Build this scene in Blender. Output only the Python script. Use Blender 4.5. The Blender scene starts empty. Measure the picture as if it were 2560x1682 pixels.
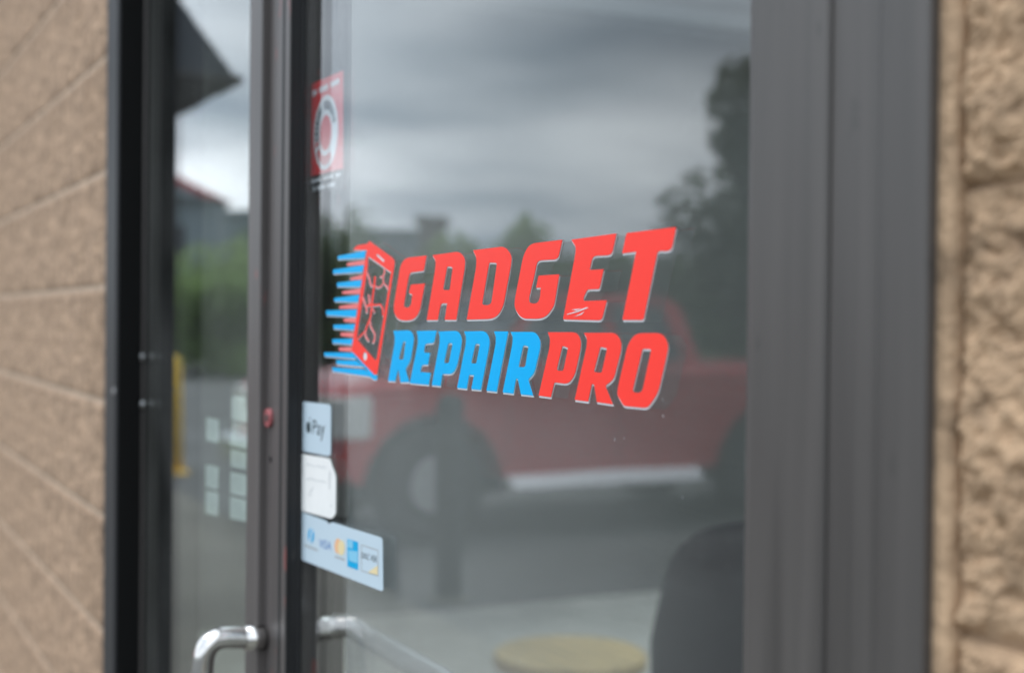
import bpy, bmesh, math, random
from mathutils import Vector, Matrix, noise as mnoise
R = math.radians
random.seed(7)
S = bpy.context.scene
COL = S.collection

# ------------------------------------------------------------------ camera
FPX = 3555.6                       # 50 mm on a 36 mm sensor, in pixels of the 2560 px photograph
CAM = Vector((0.0, -0.477, 1.45))
yaw = math.atan2(1760.0, FPX)      # angle between the view and the shopfront
f0 = Vector((-math.cos(yaw), math.sin(yaw), 0)); r0 = Vector((math.sin(yaw), math.cos(yaw), 0)); u0 = Vector((0, 0, 1))
pit = -math.atan(38 / FPX); rol = R(0.58)
FWD = (f0 * math.cos(pit) + u0 * math.sin(pit)).normalized()
U1 = r0.cross(FWD).normalized()
RGT = (r0 * math.cos(rol) + U1 * math.sin(rol)).normalized()
UP = RGT.cross(FWD).normalized()
cd = bpy.data.cameras.new('camera'); cam = bpy.data.objects.new('camera', cd); COL.objects.link(cam)
m3 = Matrix((RGT, UP, -FWD)).transposed()
cam.matrix_world = Matrix.Translation(CAM) @ m3.to_4x4()
cd.lens = 50; cd.sensor_width = 36; cd.clip_start = 0.02; cd.clip_end = 900
cd.dof.use_dof = True; cd.dof.focus_distance = 1.07; cd.dof.aperture_fstop = 4.5
S.camera = cam

# ------------------------------------------------------------------ world, sun, exposure
SUN_EL, SUN_AZ = R(52), R(215)
w = bpy.data.worlds.new('World'); S.world = w; w.use_nodes = True
nt = w.node_tree; nt.nodes.clear()
N = nt.nodes.new; L = nt.links.new
out = N('ShaderNodeOutputWorld')
sky = N('ShaderNodeTexSky'); sky.sky_type = 'NISHITA'; sky.sun_disc = False; sky.sun_elevation = SUN_EL; sky.sun_rotation = SUN_AZ
bg1 = N('ShaderNodeBackground'); bg1.inputs[1].default_value = 0.10; L(sky.outputs[0], bg1.inputs[0])
tc = N('ShaderNodeTexCoord'); sep = N('ShaderNodeSeparateXYZ'); L(tc.outputs['Generated'], sep.inputs[0])
def wm(op, a, b=None, c=None):
    n = N('ShaderNodeMath'); n.operation = op
    for i, v in enumerate((a, b, c)):
        if v is None: continue
        if isinstance(v, (int, float)): n.inputs[i].default_value = v
        else: L(v, n.inputs[i])
    return n.outputs[0]
zc = wm('MAXIMUM', sep.outputs[2], 0.0)
den = wm('ADD', zc, 0.10)
cx = wm('DIVIDE', sep.outputs[0], den); cy = wm('DIVIDE', sep.outputs[1], den)
cmb = N('ShaderNodeCombineXYZ'); L(cx, cmb.inputs[0]); L(cy, cmb.inputs[1])
n1 = N('ShaderNodeTexNoise'); n1.inputs['Scale'].default_value = 0.6; n1.inputs['Detail'].default_value = 2.8; n1.inputs['Roughness'].default_value = 0.5
ofs=N('ShaderNodeVectorMath'); ofs.inputs[1].default_value = (3.7, 1.9, 0); L(cmb.outputs[0],ofs.inputs[0]); L(ofs.outputs[0], n1.inputs['Vector'])
cr = N('ShaderNodeValToRGB'); L(n1.outputs[0], cr.inputs[0])
cr.color_ramp.elements[0].position = 0.36; cr.color_ramp.elements[0].color = (0.26, 0.325, 0.40, 1)
cr.color_ramp.elements[1].position = 0.64; cr.color_ramp.elements[1].color = (1.0, 1.07, 1.14, 1)
# overcast: brighter towards the zenith, a lighter band low over the horizon
low = wm('POWER', wm('SUBTRACT', 1.0, zc), 11.0)
lum = wm('ADD', wm('MULTIPLY_ADD', zc, 2.1, 1.3), wm('MULTIPLY', low, 1.55))
vm = N('ShaderNodeVectorMath'); vm.operation = 'SCALE'; L(cr.outputs[0], vm.inputs[0]); L(lum, vm.inputs['Scale'])
bg2 = N('ShaderNodeBackground'); L(vm.outputs[0], bg2.inputs[0]); bg2.inputs[1].default_value = 1.0
mx = N('ShaderNodeMixShader'); mx.inputs[0].default_value = 0.94; L(bg1.outputs[0], mx.inputs[1]); L(bg2.outputs[0], mx.inputs[2])
L(mx.outputs[0], out.inputs[0])
sd = bpy.data.lights.new('sun', 'SUN'); sd.energy = 0.8; sd.angle = R(16); sd.color = (1, .96, .9)
sun = bpy.data.objects.new('sun', sd); COL.objects.link(sun)
sdir = Vector((-math.cos(SUN_EL) * 0.62, -math.cos(SUN_EL) * 0.78, math.sin(SUN_EL)))   # towards the sun
sun.rotation_euler = sdir.to_track_quat('Z', 'Y').to_euler()
S.view_settings.view_transform = 'Standard'; S.view_settings.look = 'None'
S.view_settings.exposure = 0.25; S.view_settings.gamma = 1.0
S.view_settings.use_curve_mapping = False
S.render.engine = 'CYCLES'
S.cycles.max_bounces = 8; S.cycles.transparent_max_bounces = 16; S.cycles.caustics_reflective = False; S.cycles.caustics_refractive = False

# ------------------------------------------------------------------ measuring: photograph pixels <-> places
def ray(px, py):
    return FWD + RGT * ((px - 1280) / FPX) - UP * ((py - 841) / FPX)
def P(px, py, Y):
    d = ray(px, py); return CAM + d * ((Y - CAM.y) / d.y)
def PX(px, Y, py=841): return P(px, py, Y).x
def flip(v): return Vector((v.x, -v.y, v.z))
def RF(px, py, dist):                 # something mirrored in the glass, so many metres of light path away
    return flip(CAM + ray(px, py) * dist)
def GF(px, py, h=0.0):                # mirrored point of the ground
    d = ray(px, py); return flip(CAM + d * ((h - CAM.z) / d.z))

# ------------------------------------------------------------------ materials
MATS = {}
def principled(name, col, rough=0.5, metal=0.0, spec=0.5, noise=None, bump=None, coat=0.0):
    m = bpy.data.materials.new(name); m.use_nodes = True; t = m.node_tree; b = t.nodes['Principled BSDF']
    b.inputs['Base Color'].default_value = (*col, 1); b.inputs['Roughness'].default_value = rough
    b.inputs['Metallic'].default_value = metal; b.inputs['Specular IOR Level'].default_value = spec
    if coat: b.inputs['Coat Weight'].default_value = coat
    tcn = t.nodes.new('ShaderNodeTexCoord')
    if noise:
        sc, amt, stretch, detail = noise
        mp = t.nodes.new('ShaderNodeMapping'); mp.inputs['Scale'].default_value = stretch; t.links.new(tcn.outputs['Object'], mp.inputs[0])
        n = t.nodes.new('ShaderNodeTexNoise'); n.inputs['Scale'].default_value = sc; n.inputs['Detail'].default_value = detail
        t.links.new(mp.outputs[0], n.inputs['Vector'])
        r = t.nodes.new('ShaderNodeValToRGB'); t.links.new(n.outputs[0], r.inputs[0])
        r.color_ramp.elements[0].position = .3; r.color_ramp.elements[1].position = .7
        r.color_ramp.elements[0].color = (*[c * (1 - amt) for c in col], 1); r.color_ramp.elements[1].color = (*[min(1, c * (1 + amt)) for c in col], 1)
        t.links.new(r.outputs[0], b.inputs['Base Color'])
        rr = t.nodes.new('ShaderNodeMapRange'); rr.inputs[3].default_value = max(.05, rough - .08); rr.inputs[4].default_value = min(1, rough + .1)
        t.links.new(n.outputs[0], rr.inputs[0]); t.links.new(rr.outputs[0], b.inputs['Roughness'])
    if bump:
        sc, strength, dist = bump
        n = t.nodes.new('ShaderNodeTexNoise'); n.inputs['Scale'].default_value = sc; n.inputs['Detail'].default_value = 8
        t.links.new(tcn.outputs['Object'], n.inputs['Vector'])
        bp = t.nodes.new('ShaderNodeBump'); bp.inputs['Strength'].default_value = strength; bp.inputs['Distance'].default_value = dist
        t.links.new(n.outputs[0], bp.inputs['Height']); t.links.new(bp.outputs[0], b.inputs['Normal'])
    MATS[name] = m
    return m

def frame_metal(name, col, rough, chips=0.0):
    """painted bronze aluminium: vertical wipe streaks, handling dirt, a few red paint chips"""
    m = principled(name, col, rough, 0.0, 0.5, noise=(6, .26, (9, 9, .35), 7), bump=(14, .12, .002))
    t = m.node_tree; b = t.nodes['Principled BSDF']
    base = b.inputs['Base Color'].links[0].from_socket
    tcn = t.nodes.new('ShaderNodeTexCoord')
    n = t.nodes.new('ShaderNodeTexNoise'); n.inputs['Scale'].default_value = 38; n.inputs['Detail'].default_value = 4
    mp = t.nodes.new('ShaderNodeMapping'); mp.inputs['Scale'].default_value = (1, 1, .45); t.links.new(tcn.outputs['Object'], mp.inputs[0]); t.links.new(mp.outputs[0], n.inputs['Vector'])
    r = t.nodes.new('ShaderNodeValToRGB'); r.color_ramp.elements[0].position = .70 - chips; r.color_ramp.elements[1].position = .74 - chips
    t.links.new(n.outputs[0], r.inputs[0])
    mxx = t.nodes.new('ShaderNodeMix'); mxx.data_type = 'RGBA'
    t.links.new(r.outputs[0], mxx.inputs[0]); t.links.new(base, mxx.inputs[6]); mxx.inputs[7].default_value = (.2, .06, .055, 1) if chips else (.05, .045, .042, 1)
    t.links.new(mxx.outputs[2], b.inputs['Base Color'])
    return m
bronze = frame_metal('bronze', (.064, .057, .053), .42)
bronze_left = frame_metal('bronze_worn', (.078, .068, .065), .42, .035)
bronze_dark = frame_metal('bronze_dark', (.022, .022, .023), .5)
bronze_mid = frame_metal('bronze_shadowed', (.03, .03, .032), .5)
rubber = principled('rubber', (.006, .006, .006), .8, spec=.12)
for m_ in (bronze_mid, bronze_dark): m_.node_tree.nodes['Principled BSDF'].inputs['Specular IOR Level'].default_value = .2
chrome = principled('brushed_steel', (.62, .60, .58), .16, 1.0, noise=(40, .08, (1, 1, 1), 4))
steel_in = principled('satin_aluminium', (.95, .95, .94), .22, .55)
screwm = principled('screw_metal', (.45, .45, .45), .35, 1.0)

def glass_mat(name, tint, dust):
    m = bpy.data.materials.new(name); m.use_nodes = True; t = m.node_tree; t.nodes.clear()
    n = t.nodes.new; l = t.links.new
    o = n('ShaderNodeOutputMaterial')
    geo = n('ShaderNodeNewGeometry')
    ior = n('ShaderNodeMapRange'); ior.inputs[3].default_value = 1.52; ior.inputs[4].default_value = 1 / 1.52; l(geo.outputs['Backfacing'], ior.inputs[0])
    fr = n('ShaderNodeFresnel'); l(ior.outputs[0], fr.inputs[0])
    tcn = n('ShaderNodeTexCoord')
    bn = n('ShaderNodeTexNoise'); bn.inputs['Scale'].default_value = 5; bn.inputs['Detail'].default_value = 1; l(tcn.outputs['Object'], bn.inputs['Vector'])
    bp = n('ShaderNodeBump'); bp.inputs['Strength'].default_value = .05; bp.inputs['Distance'].default_value = .004; l(bn.outputs[0], bp.inputs['Height'])
    tr = n('ShaderNodeBsdfTransparent'); tr.inputs[0].default_value = (*tint, 1)
    gl = n('ShaderNodeBsdfGlossy'); gl.inputs['Roughness'].default_value = 0.0; gl.inputs['Color'].default_value = (1, 1, 1, 1)
    l(bp.outputs[0], gl.inputs['Normal'])
    mg = n('ShaderNodeMixShader'); l(fr.outputs[0], mg.inputs[0]); l(tr.outputs[0], mg.inputs[1]); l(gl.outputs[0], mg.inputs[2])
    df = n('ShaderNodeBsdfDiffuse'); df.inputs[0].default_value = (.62, .63, .62, 1)
    # dust film, small specks, wiping scratches
    ns = n('ShaderNodeTexNoise'); ns.inputs['Scale'].default_value = 170; ns.inputs['Detail'].default_value = 2; l(tcn.outputs['Object'], ns.inputs['Vector'])
    r1 = n('ShaderNodeMapRange'); r1.inputs[1].default_value = .715; r1.inputs[2].default_value = .78; r1.inputs[4].default_value = .38; l(ns.outputs[0], r1.inputs[0])
    mp = n('ShaderNodeMapping'); mp.inputs['Rotation'].default_value = (0, R(38), 0); mp.inputs['Scale'].default_value = (12, 1, 150); l(tcn.outputs['Object'], mp.inputs[0])
    nx = n('ShaderNodeTexNoise'); nx.inputs['Scale'].default_value = 1.3; nx.inputs['Detail'].default_value = 3; l(mp.outputs[0], nx.inputs['Vector'])
    r2 = n('ShaderNodeMapRange'); r2.inputs[1].default_value = .70; r2.inputs[2].default_value = .80; r2.inputs[4].default_value = .035; l(nx.outputs[0], r2.inputs[0])
    nb = n('ShaderNodeTexNoise'); nb.inputs['Scale'].default_value = 4.5; nb.inputs['Detail'].default_value = 5; l(tcn.outputs['Object'], nb.inputs['Vector'])
    r3 = n('ShaderNodeMapRange'); r3.inputs[1].default_value = .3; r3.inputs[2].default_value = .8; r3.inputs[3].default_value = dust * .2; r3.inputs[4].default_value = dust * 2.6; l(nb.outputs[0], r3.inputs[0])
    a = n('ShaderNodeMath'); a.operation = 'ADD'; l(r1.outputs[0], a.inputs[0]); l(r2.outputs[0], a.inputs[1])
    a2 = n('ShaderNodeMath'); a2.operation = 'ADD'; a2.use_clamp = True; l(a.outputs[0], a2.inputs[0]); l(r3.outputs[0], a2.inputs[1])
    front = n('ShaderNodeMath'); front.operation = 'MULTIPLY'
    inv = n('ShaderNodeMath'); inv.operation = 'SUBTRACT'; inv.inputs[0].default_value = 1; l(geo.outputs['Backfacing'], inv.inputs[1])
    l(a2.outputs[0], front.inputs[0]); l(inv.outputs[0], front.inputs[1])
    md = n('ShaderNodeMixShader'); l(front.outputs[0], md.inputs[0]); l(mg.outputs[0], md.inputs[1]); l(df.outputs[0], md.inputs[2])
    l(md.outputs[0], o.inputs[0])
    return m
glass = glass_mat('door_glass', (.93, .94, .94), .010)
glass_side = glass_mat('side_glass', (.90, .93, .92), .022)  # dust raised here, also a haze that lifts the dark reflections

def mesh_screen_mat():
    """fine woven sun screen: part see-through, part grey thread; the threads close up towards grazing views"""
    m = bpy.data.materials.new('screen_fabric'); m.use_nodes = True; t = m.node_tree; t.nodes.clear()
    n = t.nodes.new; l = t.links.new
    o = n('ShaderNodeOutputMaterial'); tr = n('ShaderNodeBsdfTransparent'); df = n('ShaderNodeBsdfDiffuse'); df.inputs[0].default_value = (.52, .525, .51, 1)
    lw = n('ShaderNodeLayerWeight'); lw.inputs[0].default_value = .5
    mr = n('ShaderNodeMapRange'); mr.inputs[1].default_value = .44; mr.inputs[2].default_value = .67; mr.inputs[3].default_value = .006; mr.inputs[4].default_value = .29
    l(lw.outputs['Facing'], mr.inputs[0])
    tcn = n('ShaderNodeTexCoord'); mp = n('ShaderNodeMapping'); mp.inputs['Scale'].default_value = (2, 1, 60); l(tcn.outputs['Object'], mp.inputs[0])
    ns = n('ShaderNodeTexNoise'); ns.inputs['Scale'].default_value = 14; l(mp.outputs[0], ns.inputs['Vector'])
    ma = n('ShaderNodeMath'); ma.operation = 'MULTIPLY_ADD'; l(ns.outputs[0], ma.inputs[0]); ma.inputs[1].default_value = .05; ma.inputs[2].default_value = -.025
    ad = n('ShaderNodeMath'); ad.operation = 'ADD'; ad.use_clamp = True; l(mr.outputs[0], ad.inputs[0]); l(ma.outputs[0], ad.inputs[1])
    mxx = n('ShaderNodeMixShader'); l(ad.outputs[0], mxx.inputs[0]); l(tr.outputs[0], mxx.inputs[1]); l(df.outputs[0], mxx.inputs[2]); l(mxx.outputs[0], o.inputs[0])
    return m
screenm = mesh_screen_mat()

def vinyl(name, col, rough=.32):
    return principled(name, col, rough, 0, .12, bump=(220, .05, .0004))
v_red = vinyl('red_vinyl', (.95, .056, .042)); v_blue = vinyl('blue_vinyl', (.0, .40, .80)); v_white = vinyl('white_vinyl', (.68, .70, .73), .45)
v_pink = vinyl('faded_red_vinyl', (.80, .20, .20)); v_pale = vinyl('pale_vinyl', (.50, .60, .67), .4); v_ink = vinyl('dark_ink', (.03, .045, .05)); v_sred = vinyl('sticker_red', (.62, .03, .035)); v_grey = vinyl('grey_ink', (.35, .37, .38))
v_orange = vinyl('orange_ink', (.78, .45, .25)); v_yellow = vinyl('yellow_ink', (.75, .62, .36)); v_cyan = vinyl('cyan_ink', (.0, .36, .66)); v_lcyan = vinyl('light_cyan_ink', (.22, .53, .72)); v_navy = vinyl('navy_ink', (.03, .14, .42)); v_black = vinyl('black_print', (.012, .012, .014))
v_off = vinyl('off_white_ink', (.66, .70, .73))
paper = principled('note_paper', (.76, .755, .74), .85, noise=(60, .02, (1, 1, 1), 4))
cardm = principled('card_paper', (.58, .64, .60), .8, noise=(30, .08, (1, 1, 1), 3))

# ------------------------------------------------------------------ object helpers
def tag(o, label=None, cat=None, group=None, kind=None):
    if label: o['label'] = label
    if cat: o['category'] = cat
    if group: o['group'] = group
    if kind: o['kind'] = kind
    return o
def empty(name, loc, label, cat, group=None, rz=0.0):
    o = bpy.data.objects.new(name, None); COL.objects.link(o); o.location = loc; o.rotation_euler = (0, 0, rz); o.empty_display_size = .05
    bpy.context.view_layer.update()
    return tag(o, label, cat, group)
def link(name, me, parent=None, mat=None):
    o = bpy.data.objects.new(name, me); COL.objects.link(o)
    if mat: me.materials.clear(); me.materials.append(mat)
    if parent is not None:
        o.parent = parent
    return o
def wparent(o, parent):            # mesh is in world coordinates; keep it there
    o.parent = parent; o.matrix_parent_inverse = parent.matrix_world.inverted(); return o
class MB:
    def __init__(s): s.bm = bmesh.new()
    def box(s, x0, x1, y0, y1, z0, z1, bev=0.0, seg=2):
        t = bmesh.new(); bmesh.ops.create_cube(t, size=1)
        for v in t.verts: v.co = Vector(((x0 + x1) / 2 + v.co.x * abs(x1 - x0), (y0 + y1) / 2 + v.co.y * abs(y1 - y0), (z0 + z1) / 2 + v.co.z * abs(z1 - z0)))
        if bev: bmesh.ops.bevel(t, geom=t.edges[:], offset=bev, segments=seg, affect='EDGES', profile=.5)
        s.add(t); return s
    def add(s, t, M=None):
        me = bpy.data.meshes.new('tmp'); t.to_mesh(me); t.free()
        if M is not None: me.transform(M)
        s.bm.from_mesh(me); bpy.data.meshes.remove(me); return s
    def tube(s, pts, r, seg=16, caps=True):
        pts = [Vector(p) for p in pts]; rings = []; up = None
        rs = r if isinstance(r, (list, tuple)) else [r] * len(pts)
        for i, p in enumerate(pts):
            d = (pts[min(i + 1, len(pts) - 1)] - pts[max(i - 1, 0)]).normalized()
            if up is None:
                up = d.orthogonal().normalized()
            up = (up - d * up.dot(d)).normalized(); sd_ = d.cross(up)
            rings.append([s.bm.verts.new(p + (up * math.cos(a) + sd_ * math.sin(a)) * rs[i]) for a in [2 * math.pi * k / seg for k in range(seg)]])
        for a, b in zip(rings, rings[1:]):
            for k in range(seg):
                f = s.bm.faces.new((a[k], a[(k + 1) % seg], b[(k + 1) % seg], b[k])); f.smooth = True
        if caps:
            s.bm.faces.new(rings[0][::-1]); s.bm.faces.new(rings[-1])
        return s
    def prism(s, poly, axis, a, b):        # poly of 2-D points, extruded a..b along axis
        def pt(p, t):
            return {'x': (t, p[0], p[1]), 'y': (p[0], t, p[1]), 'z': (p[0], p[1], t)}[axis]
        A = [s.bm.verts.new(pt(p, a)) for p in poly]; B = [s.bm.verts.new(pt(p, b)) for p in poly]
        s.bm.faces.new(A); s.bm.faces.new(B[::-1])
        for i in range(len(poly)):
            j = (i + 1) % len(poly); s.bm.faces.new((A[i], B[i], B[j], A[j]))
        return s
    def build(s, name, mat, parent=None, world=True, kind=None):
        bmesh.ops.recalc_face_normals(s.bm, faces=s.bm.faces[:])
        me = bpy.data.meshes.new(name); s.bm.to_mesh(me); s.bm.free()
        o = link(name, me, None, mat)
        if parent is not None:
            if world: wparent(o, parent)
            else: o.parent = parent
        if kind: o['kind'] = kind
        return o

def fillet(poly, rdef=0.0):
    out = []; n = len(poly)
    for i in range(n):
        p = poly[i]; r = p[2] if len(p) > 2 else rdef
        c = Vector((p[0], p[1])); a = Vector(poly[i - 1][:2]) - c; b = Vector(poly[(i + 1) % n][:2]) - c
        if r <= 0.5 or a.length < 1e-6 or b.length < 1e-6: out.append(c); continue
        ra = min(r, a.length * .49); rb = min(r, b.length * .49)
        p0 = c + a.normalized() * ra; p2 = c + b.normalized() * rb
        k = 7 if r > 12 else 4
        for t in [j / (k - 1) for j in range(k)]:
            out.append(p0 * (1 - t) ** 2 + c * 2 * t * (1 - t) + p2 * t * t)
    return out
def flat_shape(name, rings, mat, parent, thick=.00015, offset=0.0, to_world=None):
    """rings: list of closed outlines of (x, z) metres; made into one thin plate with holes. Front at local y = -thick."""
    cu = bpy.data.curves.new('tmpc', 'CURVE'); cu.dimensions = '2D'; cu.fill_mode = 'BOTH'; cu.extrude = thick / 2; cu.offset = offset
    for ring in rings:
        sp = cu.splines.new('POLY'); sp.points.add(len(ring) - 1); sp.use_cyclic_u = True
        for i, p in enumerate(ring): sp.points[i].co = (p[0], p[1], 0, 1)
    co = bpy.data.objects.new('tmpo', cu); COL.objects.link(co)
    dg = bpy.context.evaluated_depsgraph_get(); me = bpy.data.meshes.new_from_object(co.evaluated_get(dg))
    bpy.data.objects.remove(co); bpy.data.curves.remove(cu)
    for v in me.vertices: v.co = Vector((v.co.x, -v.co.z, v.co.y))     # stand it up: x along the glass, z up, y depth
    me.flip_normals() if False else None
    me.name = name
    o = link(name, me, None, mat)
    return o
def decal_part(name, px_rings, mat, parent, Y, crop=None, thick=.00012, shift=(0, 0), offset=0.0, grow_from=None):
    """outline given in photograph pixels (or crop pixels with crop=(scale, ox, oy)); laid on the plane y = Y"""
    rings = []
    for ring in px_rings:
        rr = fillet(ring)
        q = []
        for p in rr:
            x, y = p
            if crop: x, y = crop[1] + x * crop[0], crop[2] + y * crop[0]
            v = P(x, y, Y); q.append((v.x - parent.location.x + shift[0], v.z - parent.location.z + shift[1]))
        rings.append(q)
    o = flat_shape(name, rings, mat, parent, thick, offset)
    o.parent = parent; o.location = (0, Y - parent.location.y, 0)
    return o
def text_mesh(s):
    cu = bpy.data.curves.new('t', 'FONT'); cu.body = s; cu.size = 1; cu.align_x = 'CENTER'; cu.align_y = 'CENTER'; cu.resolution_u = 3
    co = bpy.data.objects.new('t', cu); COL.objects.link(co)
    dg = bpy.context.evaluated_depsgraph_get(); me = bpy.data.meshes.new_from_object(co.evaluated_get(dg))
    bpy.data.objects.remove(co); bpy.data.curves.remove(cu); return me
def decal_text(name, s, quad, mat, parent, Y):
    """quad: 4 photo pixels TL, TR, BR, BL that the text fills"""
    me = text_mesh(s); xs = [v.co.x for v in me.vertices]; ys = [v.co.y for v in me.vertices]
    x0, x1, y0, y1 = min(xs), max(xs), min(ys), max(ys)
    for v in me.vertices:
        u = (v.co.x - x0) / (x1 - x0); t = (y1 - v.co.y) / (y1 - y0)
        a = Vector(quad[0]).lerp(Vector(quad[1]), u); b = Vector(quad[3]).lerp(Vector(quad[2]), u); p = a.lerp(b, t)
        wv = P(p.x, p.y, Y); v.co = Vector((wv.x - parent.location.x, 0, wv.z - parent.location.z))
    o = link(name, me, None, mat); o.parent = parent; o.location = (0, Y - parent.location.y, 0); return o

# ================================================================== GROUND AND STREET
asphalt = principled('asphalt', (.092, .095, .091), .85, noise=(.6, .3, (1, 1, 1), 8), bump=(60, .4, .01))
concrete = principled('concrete', (.16, .155, .13), .85, noise=(1.5, .16, (1, 1, 1), 8), bump=(30, .2, .005))
grassm = principled('grass', (.075, .10, .03), .9, noise=(.5, .35, (1, 1, 1), 6), bump=(20, .6, .05))
roadm = principled('road_surface', (.30, .31, .30), .85, noise=(.3, .15, (1, 1, 1), 6))
def sheet(name, x0, x1, y0, y1, z, mat, thick=0.0):
    mb = MB()
    if thick: mb.box(x0, x1, y0, y1, z - thick, z, .012)
    else:
        vs = [mb.bm.verts.new(p) for p in ((x0, y0, z), (x1, y0, z), (x1, y1, z), (x0, y1, z))]; mb.bm.faces.new(vs)
    return tag(mb.build(name, mat), kind='structure')
GZ = -0.13
sheet('ground', -420, 420, -420, 60, GZ - .016, grassm)
sheet('parking_lot', -60, 45, -38, -2.25, GZ, asphalt)
sheet('sidewalk', -40, 30, -2.30, 0.2, 0.0, concrete, .30)
sheet('road', -300, 200, -62, -46, GZ + .004, roadm)
# ================================================================== SHOPFRONT WALL
WY = -0.007                                    # wall face
def block_mat(name, col, bs, amt, pit=.5, psc=75):
    m = principled(name, col, .9, 0, .25, noise=(26, amt, (1, 1, 1), 9), bump=bs)
    t = m.node_tree; b = t.nodes['Principled BSDF']; base = b.inputs['Base Color'].links[0].from_socket
    n = t.nodes.new('ShaderNodeTexNoise'); n.inputs['Scale'].default_value = psc; n.inputs['Detail'].default_value = 5
    tcn = t.nodes.new('ShaderNodeTexCoord'); t.links.new(tcn.outputs['Object'], n.inputs['Vector'])
    r = t.nodes.new('ShaderNodeValToRGB'); r.color_ramp.elements[0].position = .32; r.color_ramp.elements[1].position = .47
    r.color_ramp.elements[0].color = (pit, pit, pit, 1)  # dark spots: shade of the rough face's pits put into the colour
    t.links.new(n.outputs[0], r.inputs[0])
    mxx = t.nodes.new('ShaderNodeMix'); mxx.data_type = 'RGBA'; mxx.blend_type = 'MULTIPLY'; mxx.inputs[0].default_value = 1
    t.links.new(base, mxx.inputs[6]); t.links.new(r.outputs[0], mxx.inputs[7]); t.links.new(mxx.outputs[2], b.inputs['Base Color'])
    return m
block_l = block_mat('split_block', (.40, .273, .185), (55, 1.0, .010), .34, .55, 46)
block_r = block_mat('split_block_near', (.42, .285, .18), (70, .9, .008), .25, .55, 42)
mortar_l = principled('mortar', (.46, .35, .26), .9, noise=(30, .08, (1, 1, 1), 6), bump=(80, .3, .003))
mortar_r = principled('mortar_dark', (.34, .225, .14), .9, noise=(25, .2, (1, 1, 1), 6), bump=(60, .4, .004))
COURSE = .2032
def block_mesh(name, wid, hgt, step, relief, seed, mat, fq=1.0):
    nx = max(2, int(wid / step)); nz = max(2, int(hgt / step)); bm = bmesh.new(); g = []
    for i in range(nx + 1):
        col = []
        for j in range(nz + 1):
            x = wid * i / nx; z = hgt * j / nz
            e = min(x, wid - x, z, hgt - z); k = min(1, e / .006)
            q = Vector((x * 9 * fq + seed * 7.3, seed * 3.1, z * 9 * fq)); q2 = q * 4.2
            d = mnoise.fractal(q, 1.0, 2.2, 3) * .55 + abs(mnoise.fractal(q2, .9, 2.1, 4)) * -.5 + .35
            col.append(bm.verts.new((x, -(relief * (d + .2)) * k, z)))
        g.append(col)
    for i in range(nx):
        for j in range(nz): bm.faces.new((g[i][j], g[i + 1][j], g[i + 1][j + 1], g[i][j + 1]))
    # sides going back into the joint
    edge = [g[i][0] for i in range(nx + 1)] + [g[nx][j] for j in range(1, nz + 1)] + [g[i][nz] for i in range(nx - 1, -1, -1)] + [g[0][j] for j in range(nz - 1, 0, -1)]
    back = [bm.verts.new((v.co.x, .05, v.co.z)) for v in edge]
    for i in range(len(edge)):
        j = (i + 1) % len(edge); bm.faces.new((edge[i], back[i], back[j], edge[j]))
    bmesh.ops.recalc_face_normals(bm, faces=bm.faces[:])
    me = bpy.data.meshes.new(name); bm.to_mesh(me); bm.free(); me.materials.append(mat)
    for p in me.polygons: p.use_smooth = False
    return me
def zcourse(px, py): return P(px, py, WY).z
X_L = PX(262, WY); X_R = PX(2336, WY)
joint_left = zcourse(255, 1003) % COURSE
joint_right = zcourse(2420, 1592) % COURSE
JL, JR = .009, .0035
wl = empty('block_wall', (X_L, WY, 0), 'tan split face block wall with pale joints running beside the narrow sidelight', 'wall')
variants = [block_mesh('block', .4064 - .0016, COURSE - JL, .008, .006, k, block_l) for k in range(6)]
row = 0; z = joint_left - COURSE + JL / 2
far = MB()
while z < 3.4:
    off = (.2032 if row % 2 else 0)
    x = X_L
    first = True; c = 0
    while x > -9.5:
        wdt = .4064 - (off if first else 0)
        if x > -7.0 and z > -.15:
            ob = link('block', random.choice(variants), wl)
            ob.location = (x - wdt - X_L + .0008, 0, z); ob.scale.x = wdt / .4064
        first = False; x -= wdt
    z += COURSE; row += 1
MB().box(-7.0, X_L, WY + .0015, .14, 0, 3.4).build('mortar', mortar_l, wl)
MB().box(-9.5, -7.0, WY - .002, .14, 0, 3.4).build('far_stretch', block_l, wl)
wr = empty('block_wall', (X_R, WY, 0), 'rough tan split face block wall beside the wide dark door jamb', 'wall')
near_v = [block_mesh('block', .4064 - JR, COURSE - JR, .0018 if k < 3 else .02, .012, 20 + k, block_r, 2.1) for k in range(6)]
z = joint_right - COURSE + JR / 2; row = 0
CAULK = PX(2392, WY) - X_R
while z < 3.4:
    x = X_R + CAULK - (.0 if row % 2 else .0)
    for c in range(3):
        if z > -.15:
            vis = (c == 0 and .9 < z < 2.0)
            ob = link('block', near_v[(row * 2 + c) % 3] if vis else near_v[3 + (row + c) % 3], wr)
            ob.location = (x - X_R, 0.004, z)
        x += .4064
    z += COURSE; row += 1
XRE = x
MB().box(X_R + CAULK, XRE, WY + .006, .14, 0, 3.4).build('mortar', mortar_r, wr)
cm = MB()
cm.box(X_R + .0005, X_R + CAULK + .002, WY - .004, .14, 0, 3.4, .004, 3)
cm.build('caulk_joint', block_r, wr)
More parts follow.
